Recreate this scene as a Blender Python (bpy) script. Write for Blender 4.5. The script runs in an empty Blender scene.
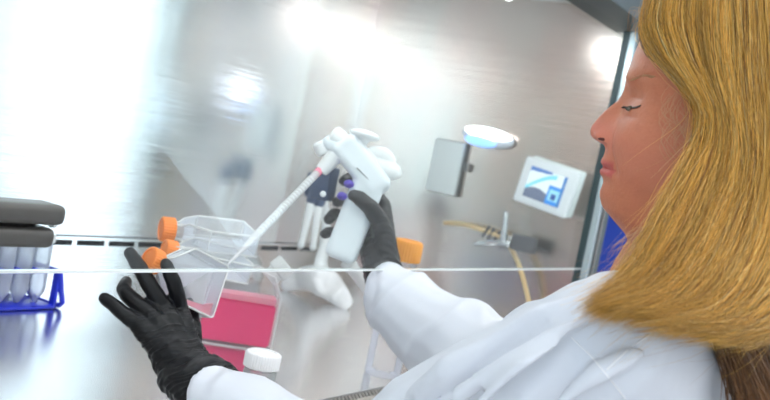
import bpy, bmesh, math, random
import numpy as np
from mathutils import Vector, Matrix, noise
from mathutils.bvhtree import BVHTree
random.seed(7); np.random.seed(7)
C = bpy.context.scene.collection
sc = bpy.context.scene

# ---------------------------------------------------------------- camera frame
CAMZ = 0.35
X = np.array([0.5015, -0.0578, 0.863]); X /= np.linalg.norm(X)      # cabinet width axis seen from the camera (right, up, forward)
Zc = np.array([0.196, 0.98, -0.048]); Zc -= X * X.dot(Zc); Zc /= np.linalg.norm(Zc)
Yc = np.cross(X, Zc); Yc = Yc if Yc[2] > 0 else -Yc
RIGHT = Vector((X[0], Yc[0], Zc[0])); UP = Vector((X[1], Yc[1], Zc[1])); FWD = Vector((X[2], Yc[2], Zc[2]))
CAM = Vector((0, 0, CAMZ))

def ray(px, py):
    return RIGHT * ((px - 385) / 1000) + UP * ((200 - py) / 1000) + FWD

def P(px, py, d=None, x=None, y=None, z=None):
    r = ray(px, py)
    if d is None:
        if x is not None: d = x / r.x
        elif y is not None: d = y / r.y
        else: d = (z - CAMZ) / r.z
    return CAM + r * d

def depth(p): return (Vector(p) - CAM).dot(FWD)

# ---------------------------------------------------------------- materials
def mat(name, col, rough=0.5, metal=0.0, sss=0.0, spec=0.5, coat=0.0, emit=None, es=1.0, trans=0.0):
    m = bpy.data.materials.new(name); m.use_nodes = True
    b = m.node_tree.nodes['Principled BSDF']
    b.inputs['Base Color'].default_value = (*col, 1)
    b.inputs['Roughness'].default_value = rough
    b.inputs['Metallic'].default_value = metal
    b.inputs['Specular IOR Level'].default_value = spec
    b.inputs['Coat Weight'].default_value = coat
    if sss:
        b.inputs['Subsurface Weight'].default_value = sss
        b.inputs['Subsurface Radius'].default_value = (1, .35, .2)
        b.inputs['Subsurface Scale'].default_value = .006
    if trans: b.inputs['Transmission Weight'].default_value = trans
    if emit:
        b.inputs['Emission Color'].default_value = (*emit, 1)
        b.inputs['Emission Strength'].default_value = es
    return m

def bump(m, scale=(40, 40, 40), strength=.2, dist=.002, detail=4, distortion=0.0, kind='noise'):
    nt = m.node_tree; b = nt.nodes['Principled BSDF']
    tc = nt.nodes.new('ShaderNodeTexCoord'); mp = nt.nodes.new('ShaderNodeMapping')
    mp.inputs['Scale'].default_value = scale
    n = nt.nodes.new('ShaderNodeTexNoise'); n.inputs['Scale'].default_value = 1; n.inputs['Detail'].default_value = detail
    n.inputs['Distortion'].default_value = distortion
    bp = nt.nodes.new('ShaderNodeBump'); bp.inputs['Strength'].default_value = strength; bp.inputs['Distance'].default_value = dist
    nt.links.new(tc.outputs['Object'], mp.inputs[0]); nt.links.new(mp.outputs[0], n.inputs['Vector'])
    nt.links.new(n.outputs[0], bp.inputs['Height']); nt.links.new(bp.outputs[0], b.inputs['Normal'])
    return m

def colnoise(m, c1, c2, scale=(3, 3, 3), detail=3):
    nt = m.node_tree; b = nt.nodes['Principled BSDF']
    tc = nt.nodes.new('ShaderNodeTexCoord'); mp = nt.nodes.new('ShaderNodeMapping')
    mp.inputs['Scale'].default_value = scale
    n = nt.nodes.new('ShaderNodeTexNoise'); n.inputs['Scale'].default_value = 1; n.inputs['Detail'].default_value = detail
    cr = nt.nodes.new('ShaderNodeValToRGB')
    cr.color_ramp.elements[0].position = .35; cr.color_ramp.elements[1].position = .65
    cr.color_ramp.elements[0].color = (*c1, 1); cr.color_ramp.elements[1].color = (*c2, 1)
    nt.links.new(tc.outputs['Object'], mp.inputs[0]); nt.links.new(mp.outputs[0], n.inputs['Vector'])
    nt.links.new(n.outputs[0], cr.inputs[0]); nt.links.new(cr.outputs[0], b.inputs['Base Color'])
    return m

def clear(name, col=(1, 1, 1), base=.06, fres=.5, rough=.06, body=(.9, .93, 1)):
    """thin clear plastic / glass: see-through with a glossy skin"""
    m = bpy.data.materials.new(name); m.use_nodes = True
    nt = m.node_tree; nt.nodes.clear()
    out = nt.nodes.new('ShaderNodeOutputMaterial'); mx = nt.nodes.new('ShaderNodeMixShader')
    tr = nt.nodes.new('ShaderNodeBsdfTransparent'); tr.inputs[0].default_value = (*col, 1)
    pr = nt.nodes.new('ShaderNodeBsdfPrincipled'); pr.inputs['Base Color'].default_value = (*body, 1); pr.inputs['Roughness'].default_value = rough
    lw = nt.nodes.new('ShaderNodeLayerWeight'); lw.inputs[0].default_value = .35
    ma = nt.nodes.new('ShaderNodeMath'); ma.operation = 'MULTIPLY_ADD'
    ma.inputs[1].default_value = fres; ma.inputs[2].default_value = base; ma.use_clamp = True
    nt.links.new(lw.outputs['Fresnel'], ma.inputs[0]); nt.links.new(ma.outputs[0], mx.inputs[0])
    nt.links.new(tr.outputs[0], mx.inputs[1]); nt.links.new(pr.outputs[0], mx.inputs[2]); nt.links.new(mx.outputs[0], out.inputs[0])
    return m

def glasspane(name, gain=1.0, tint=(.97, .99, .98)):
    m = bpy.data.materials.new(name); m.use_nodes = True
    nt = m.node_tree; nt.nodes.clear()
    out = nt.nodes.new('ShaderNodeOutputMaterial'); mx = nt.nodes.new('ShaderNodeMixShader')
    tr = nt.nodes.new('ShaderNodeBsdfTransparent'); tr.inputs[0].default_value = (*tint, 1)
    gl = nt.nodes.new('ShaderNodeBsdfGlossy'); gl.inputs['Roughness'].default_value = 0.02
    fr = nt.nodes.new('ShaderNodeFresnel'); fr.inputs[0].default_value = 1.5
    ma = nt.nodes.new('ShaderNodeMath'); ma.operation = 'MULTIPLY'; ma.inputs[1].default_value = gain; ma.use_clamp = True
    nt.links.new(fr.outputs[0], ma.inputs[0]); nt.links.new(ma.outputs[0], mx.inputs[0])
    nt.links.new(tr.outputs[0], mx.inputs[1]); nt.links.new(gl.outputs[0], mx.inputs[2]); nt.links.new(mx.outputs[0], out.inputs[0])
    return m

M = {}
M['steel_wall'] = bump(colnoise(mat('brushed_steel_wall', (.74, .74, .75), .13, 1.0), (.80, .80, .77), (.86, .88, .93), (7, 7, .7)), (1.5, 1.5, 420), .60, .0005, 2)  # faint olive and white upright streaks painted in to imitate reflections
M['steel_side'] = bump(colnoise(mat('brushed_steel_side', (.62, .60, .59), .24, 1.0), (.70, .66, .61), (.74, .59, .53), (2.5, 5, 2.5)), (6, 3, 120), .25, .0008, 2)  # warm pink-brown tint painted in for reflected colours
M['steel_table'] = bump(mat('steel_work_surface', (.82, .82, .82), .23, 1.0), (14, 14, 14), .12, .001, 2)
M['steel_grille'] = mat('steel_grille', (.62, .58, .52), .35, 1.0)
M['dark_void'] = mat('dark_void', (.015, .015, .017), .8)
M['frame_dark'] = mat('sash_frame_dark_teal', (.045, .075, .085), .35, .2)
M['frame_light'] = mat('sash_frame_light_edge', (.55, .66, .70), .25, .6)
M['cab_white'] = mat('cabinet_enamel', (.82, .84, .86), .35)
M['edge'] = mat('polished_glass_edge', (.85, .9, .9), .15, 0, spec=.8)
M['handle'] = mat('grey_handle_plastic', (.075, .072, .066), .38)
M['glass'] = glasspane('sash_glass', .10)
M['white_pl'] = mat('white_plastic', (.94, .95, .96), .35)
M['white_hdl'] = mat('white_handle_plastic', (.86, .91, .96), .35)
M['orange'] = mat('orange_cap_plastic', (1.0, .26, .03), .4, sss=.1)
M['orange2'] = mat('amber_cap_plastic', (1.0, .38, .03), .4, sss=.1)
M['purple'] = mat('purple_button', (.09, .05, .45), .3)
M['navy'] = mat('navy_plastic', (.05, .08, .16), .5)
M['blue'] = mat('blue_rack_plastic', (.02, .04, .62), .35, sss=.05)
M['ltblue'] = mat('light_blue_band', (.10, .50, .85), .5)
M['clear'] = clear('clear_polystyrene', (1, 1, 1), .10, .75)
M['clear2'] = clear('clear_flask_wall', (1, 1, 1), .02, .45)
M['rim'] = clear('clear_polystyrene_edge', (1, 1, 1), .62, .5, .1, (1, 1, 1))
M['tube'] = clear('frosted_tube', (.97, .98, 1), .45, .5, .3, (.80, .85, .97))
M['pipette'] = clear('pipette_plastic', (1, 1, 1), .55, .4, .15, (.95, .93, .96))
M['frost'] = clear('frosted_bottle', (.96, .97, .97), .35, .5, .3, (.75, .79, .79))
M['pink'] = mat('pink_medium', (1.0, .085, .27), .25, sss=.25)
M['pinkpale'] = mat('pale_pink_foam', (.98, .38, .48), .4, sss=.3)
M['pinkink'] = mat('pink_print', (.95, .25, .35), .5)
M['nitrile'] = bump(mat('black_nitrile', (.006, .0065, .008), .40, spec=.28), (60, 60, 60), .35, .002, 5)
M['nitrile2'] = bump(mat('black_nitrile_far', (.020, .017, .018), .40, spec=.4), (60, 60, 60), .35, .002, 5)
M['coat'] = bump(mat('white_coat_cloth', (.70, .73, .79), .85, spec=.15), (900, 900, 900), .12, .0006, 2)
M['seam'] = mat('coat_seam', (.90, .91, .93), .85, spec=.1)
M['eye'] = mat('eye', (.09, .07, .045), .15)
M['nostril'] = mat('nostril_inside', (.10, .02, .015), .6)
M['lash'] = mat('dark_lash', (.05, .025, .015), .6)
M['brow'] = mat('brow_hair', (.50, .28, .14), .6)
M['valve'] = mat('chrome_valve', (.72, .74, .76), .18, 1.0)
M['valve_dark'] = mat('valve_dark_grip', (.10, .10, .11), .5)
M['hose'] = mat('cream_hose', (.72, .55, .30), .5, sss=.1)
M['panel'] = mat('pale_cover', (.84, .90, .90), .4)
M['panel_rim'] = mat('cover_rim', (.16, .17, .17), .5)
M['mon_frame'] = mat('monitor_white_frame', (.90, .94, .98), .35)
M['bezel'] = mat('lamp_bezel', (.7, .74, .8), .4)
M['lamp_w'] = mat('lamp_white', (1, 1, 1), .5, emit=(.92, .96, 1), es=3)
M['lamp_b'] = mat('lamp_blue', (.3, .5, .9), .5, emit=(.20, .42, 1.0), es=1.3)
M['tube_lamp'] = mat('fluorescent_tube', (1, 1, 1), .5, emit=(.93, .97, 1), es=15)
M['ceil_lamp'] = mat('ceiling_panel', (1, 1, 1), .5, emit=(1, .99, .97), es=7)
M['room_wall'] = colnoise(mat('painted_wall', (.75, .77, .80), .8), (.74, .76, .80), (.78, .80, .83), (.8, .8, .8))
M['room_floor'] = colnoise(mat('vinyl_floor', (.45, .43, .42), .5), (.42, .40, .39), (.50, .48, .46), (3, 3, 3))
M['room_ceil'] = mat('ceiling_tile', (.85, .85, .85), .9)
M['win_frame'] = mat('window_frame', (.8, .8, .8), .5)
M['binblue'] = mat('blue_cart_plastic', (.02, .07, .50), .4)
M['bench'] = mat('bench_laminate', (.35, .36, .38), .5)
M['metal_dark'] = mat('dark_metal', (.12, .12, .13), .4, .6)

# skin with colour taken from an attribute (lips, nose and cheeks are really redder)
m = mat('skin', (.8, .45, .35), .48, sss=.25, spec=.35)
a = m.node_tree.nodes.new('ShaderNodeAttribute'); a.attribute_name = 'tint'
m.node_tree.links.new(a.outputs['Color'], m.node_tree.nodes['Principled BSDF'].inputs['Base Color'])
bump(m, (330, 330, 330), .5, .0009, 4); M['skin'] = m
m = mat('hair_strands', (.6, .4, .15), .42, spec=.45)
a = m.node_tree.nodes.new('ShaderNodeAttribute'); a.attribute_name = 'tint'
m.node_tree.links.new(a.outputs['Color'], m.node_tree.nodes['Principled BSDF'].inputs['Base Color']); M['hair'] = m
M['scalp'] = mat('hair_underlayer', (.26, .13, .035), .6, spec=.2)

# ---------------------------------------------------------------- object helpers
def empty(name, loc, label=None, cat=None, group=None):
    o = bpy.data.objects.new(name, None); C.objects.link(o); o.location = loc; o.empty_display_size = .02
    if label: o['label'] = label
    if cat: o['category'] = cat
    if group: o['group'] = group
    return o

def link(name, me, m, parent=None, smooth=True, label=None, cat=None, group=None, kind=None):
    o = bpy.data.objects.new(name, me); C.objects.link(o)
    if m is not None and len(me.materials) == 0: me.materials.append(m)
    if smooth: me.polygons.foreach_set('use_smooth', [True] * len(me.polygons))
    if parent is not None:
        o.parent = parent
        p = parent; off = Vector((0, 0, 0))
        while p is not None:
            if p.type == 'EMPTY': off += Vector(p.location)
            p = p.parent
        o.matrix_parent_inverse = Matrix.Translation(-off)
        if parent.type == 'MESH': o.matrix_parent_inverse = Matrix.Identity(4)
    if label: o['label'] = label
    if cat: o['category'] = cat
    if group: o['group'] = group
    if kind: o['kind'] = kind
    return o

class MB:
    """collects shapes into one mesh"""
    def __init__(s): s.v = []; s.f = []
    def add(s, vs, fs):
        n = len(s.v); s.v += [tuple(v) for v in vs]; s.f += [tuple(i + n for i in f) for f in fs]; return s
    def box(s, c, size, R=None, bevel=0.0, seg=2):
        bm = bmesh.new(); bmesh.ops.create_cube(bm, size=1)
        bmesh.ops.scale(bm, vec=size, verts=bm.verts)
        if bevel: bmesh.ops.bevel(bm, geom=bm.edges[:], offset=bevel, segments=seg, profile=.5, affect='EDGES')
        Mx = Matrix.Translation(Vector(c)) @ (R.to_4x4() if R is not None else Matrix.Identity(4))
        bm.transform(Mx); bm.verts.index_update()
        s.add([v.co[:] for v in bm.verts], [[v.index for v in f.verts] for f in bm.faces]); bm.free(); return s
    def ell(s, c, r, R=None, u=20, v=14):
        bm = bmesh.new(); bmesh.ops.create_uvsphere(bm, u_segments=u, v_segments=v, radius=1)
        bmesh.ops.scale(bm, vec=r, verts=bm.verts)
        bm.transform(Matrix.Translation(Vector(c)) @ (R.to_4x4() if R is not None else Matrix.Identity(4))); bm.verts.index_update()
        s.add([q.co[:] for q in bm.verts], [[q.index for q in f.verts] for f in bm.faces]); bm.free(); return s
    def lathe(s, base, axis, prof, n=28, closed=True):
        """prof: (distance along the axis, radius)"""
        a = Vector(axis).normalized(); t = Vector((1, 0, 0)) if abs(a.x) < .8 else Vector((0, 1, 0))
        b1 = a.cross(t).normalized(); b2 = a.cross(b1); base = Vector(base)
        vs = []; fs = []
        for h, r in prof:
            for k in range(n):
                an = 2 * math.pi * k / n; vs.append(base + a * h + (b1 * math.cos(an) + b2 * math.sin(an)) * r)
        for i in range(len(prof) - 1):
            for k in range(n):
                k2 = (k + 1) % n; fs.append((i * n + k, i * n + k2, (i + 1) * n + k2, (i + 1) * n + k))
        if closed:
            fs.append(tuple(reversed(range(n)))); fs.append(tuple((len(prof) - 1) * n + k for k in range(n)))
        return s.add(vs, fs)
    def tube(s, pts, rad, n=14, flat=1.0, ref=None, sub=6, cap=True):
        """smooth tapering tube with round ends; flat squashes along the second axis (ref gives the wide axis)"""
        pts = [Vector(p) for p in pts]
        rad = list(rad) if hasattr(rad, '__len__') else [rad] * len(pts)
        fl = list(flat) if hasattr(flat, '__len__') else [flat] * len(pts)
        if len(pts) > 2 and sub > 1:
            q = []; rr = []; ff = []
            for i in range(len(pts) - 1):
                p0 = pts[max(i - 1, 0)]; p1 = pts[i]; p2 = pts[i + 1]; p3 = pts[min(i + 2, len(pts) - 1)]
                for k in range(sub):
                    t = k / sub
                    q.append(.5 * ((2 * p1) + (p2 - p0) * t + (2 * p0 - 5 * p1 + 4 * p2 - p3) * t * t + (3 * p1 - p0 - 3 * p2 + p3) * t ** 3))
                    rr.append(rad[i] * (1 - t) + rad[i + 1] * t); ff.append(fl[i] * (1 - t) + fl[i + 1] * t)
            q.append(pts[-1]); rr.append(rad[-1]); ff.append(fl[-1]); pts, rad, fl = q, rr, ff
        if cap:
            d0 = (pts[0] - pts[1]).normalized(); d1 = (pts[-1] - pts[-2]).normalized()
            a = [(pts[0] + d0 * rad[0] * .98, rad[0] * .15), (pts[0] + d0 * rad[0] * .8, rad[0] * .6), (pts[0] + d0 * rad[0] * .45, rad[0] * .89)]
            b = [(pts[-1] + d1 * rad[-1] * .45, rad[-1] * .89), (pts[-1] + d1 * rad[-1] * .8, rad[-1] * .6), (pts[-1] + d1 * rad[-1] * .98, rad[-1] * .15)]
            fl = [fl[0]] * 3 + fl + [fl[-1]] * 3
            pts = [x[0] for x in a] + pts + [x[0] for x in b]; rad = [x[1] for x in a] + rad + [x[1] for x in b]
        vs = []; fs = []; prev = None
        for i, p in enumerate(pts):
            t = (pts[min(i + 1, len(pts) - 1)] - pts[max(i - 1, 0)]).normalized()
            if ref is not None: w = Vector(ref)
            elif prev is not None: w = prev
            else: w = Vector((0, 0, 1)) if abs(t.z) < .8 else Vector((1, 0, 0))
            w = w - t * w.dot(t); w.normalize(); prev = w; h = t.cross(w)
            for k in range(n):
                an = 2 * math.pi * k / n; vs.append(p + (w * math.cos(an) + h * math.sin(an) * fl[i]) * rad[i])
        for i in range(len(pts) - 1):
            for k in range(n):
                k2 = (k + 1) % n; fs.append((i * n + k, i * n + k2, (i + 1) * n + k2, (i + 1) * n + k))
        fs.append(tuple(reversed(range(n)))); fs.append(tuple((len(pts) - 1) * n + k for k in range(n)))
        return s.add(vs, fs)
    def mesh(s, name='m'):
        me = bpy.data.meshes.new(name); me.from_pydata(s.v, [], s.f); me.update()
        bm = bmesh.new(); bm.from_mesh(me); bmesh.ops.recalc_face_normals(bm, faces=bm.faces); bm.to_mesh(me); bm.free()
        return me
    def build(s, name, m, parent=None, smooth=True, **k):
        me = s.mesh(name)
        o = link(name, me, m, parent, smooth, **k)
        if smooth:
            me.set_sharp_from_angle(angle=math.radians(38))
        return o

def fuse(mb, voxel, smooth=3, disp=None):
    """one continuous skin out of overlapping shapes"""
    me = mb.mesh('tmp'); o = bpy.data.objects.new('tmp', me); C.objects.link(o)
    r = o.modifiers.new('r', 'REMESH'); r.mode = 'VOXEL'; r.voxel_size = voxel; r.adaptivity = 0
    if smooth:
        q = o.modifiers.new('s', 'SMOOTH'); q.iterations = smooth; q.factor = .5
    dg = bpy.context.evaluated_depsgraph_get(); dg.update()
    ev = o.evaluated_get(dg); out = bpy.data.meshes.new_from_object(ev, depsgraph=dg)
    bpy.data.objects.remove(o); out.materials.clear()
    if disp:
        n = len(out.vertices); co = np.empty(n * 3); out.vertices.foreach_get('co', co); co = co.reshape(-1, 3)
        no = np.empty(n * 3); out.vertices.foreach_get('normal', no); no = no.reshape(-1, 3)
        co = co + no * disp(co, no)[:, None]
        out.vertices.foreach_set('co', co.ravel()); out.update()
    return out

def tag_struct(o): o['kind'] = 'structure'; return o

# ================================================================ THE ROOM
RX0, RX1, RY0, RY1, RZ0, RZ1 = -2.6, 4.6, -3.2, 2.4, -.92, 2.15
def plane_box(name, a, b, m): return tag_struct(MB().box(((a[0]+b[0])/2, (a[1]+b[1])/2, (a[2]+b[2])/2), (abs(b[0]-a[0]), abs(b[1]-a[1]), abs(b[2]-a[2]))).build(name, m, smooth=False))
plane_box('floor', (RX0, RY0, RZ0 - .1), (RX1, RY1, RZ0), M['room_floor'])
plane_box('ceiling', (RX0, RY0, RZ1), (RX1, RY1, RZ1 + .1), M['room_ceil'])
plane_box('wall_back', (RX0, RY1, RZ0), (RX1, RY1 + .1, RZ1), M['room_wall'])
plane_box('wall_front', (RX0, RY0 - .1, RZ0), (RX1, RY0, RZ1), M['room_wall'])
wy0, wy1, wz0, wz1 = -3.15, -1.95, -.5, 2.1
def bx2(w, a, b): w.box(((a[0]+b[0])/2, (a[1]+b[1])/2, (a[2]+b[2])/2), (b[0]-a[0], b[1]-a[1], b[2]-a[2]))
def window_wall(side, xa, xb, wy0, wy1, wz0, wz1, num, mull):
    w = MB()
    bx2(w, (xa, RY0, RZ0), (xb, RY1, wz0)); bx2(w, (xa, RY0, wz1), (xb, RY1, RZ1))
    bx2(w, (xa, RY0, wz0), (xb, wy0, wz1)); bx2(w, (xa, wy1, wz0), (xb, RY1, wz1))
    tag_struct(w.build('wall_' + side, M['room_wall'], smooth=False))
    w = MB(); c0, c1 = xa + .02, xb - .02
    for yy in mull: bx2(w, (c0, yy-.03, wz0), (c1, yy+.03, wz1))
    for zz in (wz0, wz1): bx2(w, (c0, wy0, zz-.03), (c1, wy1, zz+.03))
    wf = tag_struct(w.build('window_%d' % num, M['win_frame'], smooth=False))
    pn = MB(); bx2(pn, ((xa+xb)/2, wy0, wz0), ((xa+xb)/2+.005, wy1, wz1)); pn.build('pane', M['glass'], wf, smooth=False)
window_wall('right', RX1, RX1 + .1, wy0, wy1, wz0, wz1, 1, (wy0, wy1))
window_wall('left', RX0 - .1, RX0, -2.2, 1.2, -.1, 1.5, 2, (-2.2, -.5, 1.2))  # left window is added to brighten the face; no such opening is seen

# ceiling light panels
n_l = 0
for lx in (-1.2, .8, 2.9):
    for ly in (-2.2, -.5):
        e = empty('ceiling_light', (lx, ly, RZ1), 'white ceiling panel light, row %s, %s' % ('nearer the cabinet' if ly > -1 else 'farther from the cabinet', {-1.2: 'left end', .8: 'middle', 2.9: 'right end'}[lx]), 'ceiling light', 'ceiling light panels')
        MB().box((lx, ly, RZ1 - .012), (1.24, .64, .022), bevel=.004).build('frame', M['win_frame'], e)
        MB().box((lx, ly, RZ1 - .025), (1.16, .56, .006)).build('diffuser', M['ceil_lamp'], e, smooth=False)

# ================================================================ THE CABINET
SY = .68; BY = 1.31; X0 = .10; X1 = 2.04; ZT = .74
cab = empty('biosafety_cabinet', (X0, SY, 0), 'stainless steel biosafety cabinet with a raised glass sash over its work surface', 'biosafety cabinet')
# back panel with a row of long exhaust slots
zs = P(85, 243, y=BY).z
b = MB(); bx2(b, (X0, BY, zs + .0048), (X1, BY + .004, ZT)); bx2(b, (X0, BY, 0), (X1, BY + .004, zs - .0048))
xs = X0
pit = .075
while xs < X1:
    bx2(b, (xs, BY, zs - .0048), (min(xs + .010, X1), BY + .004, zs + .0048)); xs += pit
b.build('back_panel', M['steel_wall'], cab, smooth=False)
pl = MB(); bx2(pl, (X0, BY + .02, zs - .05), (X1, BY + .024, zs + .05)); pl.build('plenum', M['dark_void'], cab, smooth=False)
ld = MB(); bx2(ld, (X0, BY - .0025, zs + .011), (X1, BY, zs + .0135)); ld.build('seam_strip', M['metal_dark'], cab, smooth=False)
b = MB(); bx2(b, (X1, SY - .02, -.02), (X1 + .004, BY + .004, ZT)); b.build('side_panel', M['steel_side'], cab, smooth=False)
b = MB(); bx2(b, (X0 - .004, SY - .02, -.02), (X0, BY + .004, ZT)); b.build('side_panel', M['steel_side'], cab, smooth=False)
# work surface, ends in a folded lip at the grille
GY = P(385, 388, z=0).y
b = MB(); bx2(b, (X0, GY + .0065, -.012), (X1, BY, 0)); b.build('work_surface', M['steel_table'], cab, smooth=False)
# perforated front grille: real holes
gx0, gx1 = X0, X1; gy0, gy1 = GY - .060, GY + .004
pitch = .0092; hole = .0062
nx = int((1.95 - 1.0) / pitch); ny = int((gy1 - gy0) / pitch); wbar = pitch - hole
def slope(m, dz=0.0):
    m.v = [(x, y, z + dz - max(0, gy1 - y) * .85) for x, y, z in m.v]; return m
b = MB()
bx2(b, (gx0, gy0, -.003), (1.0, gy1, -.002)); bx2(b, (1.0 + nx * pitch, gy0, -.003), (gx1, gy1, -.002))
for i in range(nx): bx2(b, (1.0 + i * pitch, gy0, -.003), (1.0 + i * pitch + wbar, gy1, -.002))
for j in range(ny + 1): bx2(b, (1.0, gy0 + j * pitch, -.0029), (1.0 + nx * pitch, min(gy1, gy0 + j * pitch + wbar), -.0021))
slope(b).build('front_grille', M['steel_grille'], cab, smooth=False)
b = MB(); bx2(b, (gx0, gy0, -.002), (gx1, gy1, -.001)); slope(b, -.016).build('grille_channel', M['dark_void'], cab, smooth=False)
b = MB(); bx2(b, (X0, gy0 - .05, -.085), (X1, gy0, -.0565)); b.build('front_sill', M['steel_grille'], cab, smooth=False)
b = MB(); bx2(b, (X0 - .03, gy0 - .04, RZ0), (X1 + .03, BY + .05, -.086)); b.build('base_cabinet', M['cab_white'], cab, smooth=False)
# top and front hood
b = MB(); bx2(b, (X0, SY + .03, ZT), (X1, BY, ZT + .01)); b.build('top_panel', M['cab_white'], cab, smooth=False)
b = MB(); bx2(b, (X0 - .03, SY - .06, ZT - .05), (X1 + .02, SY + .04, ZT + .35)); b.build('hood', M['frame_dark'], cab, smooth=False)
b = MB(); bx2(b, (X1 + .03, SY - .06, ZT - .05), (X1 + .06, SY + .04, ZT + .0)); 
# lamp inside under the top
MB().box((1.05, .84, ZT - .02), (1.5, .07, .035), bevel=.006).build('lamp_housing', M['cab_white'], cab)
MB().tube([(.35, .84, ZT - .048), (1.75, .84, ZT - .048)], .013, sub=1).build('lamp_tube', M['tube_lamp'], cab)
# sash
zsh = P(385, 270, y=SY).z
b = MB(); bx2(b, (X0, SY - .003, zsh + .002), (X1 - .02, SY + .003, ZT)); sash = b.build('sash_glass', M['glass'], cab, smooth=False)
b = MB(); bx2(b, (X0, SY - .0035, zsh - .0006), (X1 - .02, SY + .0035, zsh + .0015)); b.build('sash_edge', M['edge'], cab, smooth=False)
b = MB(); bx2(b, (X1 - .022, SY - .016, -.0), (X1 + .045, SY + .012, ZT - .0)); b.build('sash_frame', M['frame_dark'], cab, smooth=False)
b = MB(); bx2(b, (X1 - .030, SY - .019, -.0), (X1 - .020, SY - .006, ZT)); b.build('sash_rail', M['frame_light'], cab, smooth=False)
# grip on the sash glass
hx = P(68, 218, y=SY - .045).x
hz = P(35, 218, y=SY).z
hd = MB()
hd.box((hx - .26, SY - .028, hz + .010), (.52, .034, .017), bevel=.006, seg=3)
hd.box((hx - .262, SY - .024, hz - .010), (.516, .034, .017), bevel=.006, seg=3)
hd.box((hx - .265, SY - .012, hz), (.51, .020, .030), bevel=.003)
hh = hd.build('sash_handle', M['handle'], cab)
MB().lathe((hx - .004, SY - .024, hz + .0005), (1, 0, 0), [(0, .0022), (.006, .0022), (.0062, .004), (.010, .004), (.012, .0015)], 14).build('screw', M['panel'], hh)

# ---------------------------------------------------------------- things on the cabinet's side wall
def wallbasis(yaw=0, roll=0):
    """local x along the wall to the right, y up, z out of the wall (towards -x)"""
    r = Matrix(((0, 0, -1), (-1, 0, 0), (0, 1, 0)))     # columns: x->-Y, y->Z, z->-X
    return r @ Matrix.Rotation(roll, 3, 'Z') @ Matrix.Rotation(yaw, 3, 'Y')
WX = X1 - .001
pc = P(446, 167, x=WX - .012)
R0 = wallbasis(0, 0)
e = empty('wall_outlet_cover', pc, 'pale grey rectangular outlet cover on the steel side wall, left of the oval lamp', 'outlet cover')
s1 = (P(452, 141, x=WX) - P(438, 193, x=WX)).length
MB().box(pc + Vector((.006, 0, 0)), (.010, .079, s1 * 1.005), bevel=.003).build('rim', M['panel_rim'], e)
MB().box(pc + Vector((-.003, 0, 0)), (.012, .076, s1 * .98), bevel=.004).build('cover', M['panel'], e)
hp = P(466, 167, x=WX - .012)
MB().box(hp, (.014, .006, .020), bevel=.002).build('latch', M['panel_rim'], e)
# added glowing oval imitating an overhead lamp's reflection in the side wall
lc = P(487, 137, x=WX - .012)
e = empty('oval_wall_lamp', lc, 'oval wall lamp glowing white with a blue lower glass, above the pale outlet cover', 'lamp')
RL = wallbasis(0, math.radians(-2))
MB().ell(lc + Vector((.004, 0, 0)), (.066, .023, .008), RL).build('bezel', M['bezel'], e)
MB().ell(lc + Vector((-.004, -.003, .008)), (.060, .013, .008), RL).build('diffuser', M['lamp_w'], e)  # white part of the imitated lamp reflection
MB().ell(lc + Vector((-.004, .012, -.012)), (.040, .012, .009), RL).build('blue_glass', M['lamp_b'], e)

# small screen on a bracket, turned towards the user
mc = P(547, 187, x=WX - .075)
e = empty('display_monitor', mc, 'small tilted white framed monitor showing a blue and white picture on the steel side wall', 'monitor')
# basis from its corners in the photo: wide axis drops to the right
q = {k: P(*v, x=WX - .075) for k, v in dict(tl=(527, 154), tr=(579, 177), br=(566, 218), bl=(514, 204)).items()}
ax = ((q['tr'] - q['tl']) + (q['br'] - q['bl'])).normalized(); ay = ((q['tl'] - q['bl']) + (q['tr'] - q['br'])); ay = (ay - ax * ay.dot(ax)).normalized()
az = ax.cross(ay).normalized()
if az.x > 0: az = -az
RM = Matrix((ax, ay, az)).transposed()
if RM.determinant() < 0: RM = Matrix((ax, ay, -az)).transposed(); 
wM = ((q['tr'] - q['tl']).length + (q['br'] - q['bl']).length) / 2; hM = ((q['tl'] - q['bl']).length + (q['tr'] - q['br']).length) / 2
out = az
MB().box(mc, (wM, hM, .022), RM, bevel=.006, seg=3).build('frame', M['mon_frame'], e)
back = MB().box(mc - out * .02 + ax * .004 + ay * .004, (wM * .98, hM * 1.02, .02), RM, bevel=.005); back.build('casing', M['panel'], e)
MB().tube([mc - out * .03, Vector((WX - .0, mc.y, mc.z - .01))], .012, sub=1).build('bracket', M['metal_dark'], e)
# screen picture: vertex coloured flat panel facing out
sm = bpy.data.materials.new('screen_picture'); sm.use_nodes = True
nt = sm.node_tree; nt.nodes.clear()
o_ = nt.nodes.new('ShaderNodeOutputMaterial'); em = nt.nodes.new('ShaderNodeEmission'); at_ = nt.nodes.new('ShaderNodeAttribute'); at_.attribute_name = 'pic'
nt.links.new(at_.outputs['Color'], em.inputs[0]); nt.links.new(em.outputs[0], o_.inputs[0]); em.inputs[1].default_value = .95
nu, nv = 60, 44; sw, sh = wM * .68, hM * .66
vs = []; fs = []; cols = []
for j in range(nv + 1):
    for i in range(nu + 1):
        u = i / nu; v = j / nv
        vs.append(mc + out * .0125 + ax * (u - .5) * sw + ay * (v - .5) * sh)
        c = (.80, .93, 1.0)
        if v > .86 + .1 * u and u < .6: c = (.10, .22, .55)
        arc = .35 + .6 * math.sin(min(1, u * 1.3) * 1.5)
        if u < .75 and arc - .14 < v < arc: c = (.25, .75, .95)
        if v < .26 + .12 * math.sin(u * 5) and u < .62: c = (.16, .20, .30)
        if u > .60 and v < .60:
            c = (.05, .30, .85)
            if .66 < u < .92 and .12 < v < .50: c = (.35, .75, 1.0)
            if .72 < u < .86 and .18 < v < .36: c = (.04, .10, .35)
        if u > .93: c = (.08, .25, .6)
        cols.append((*c, 1))
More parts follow.
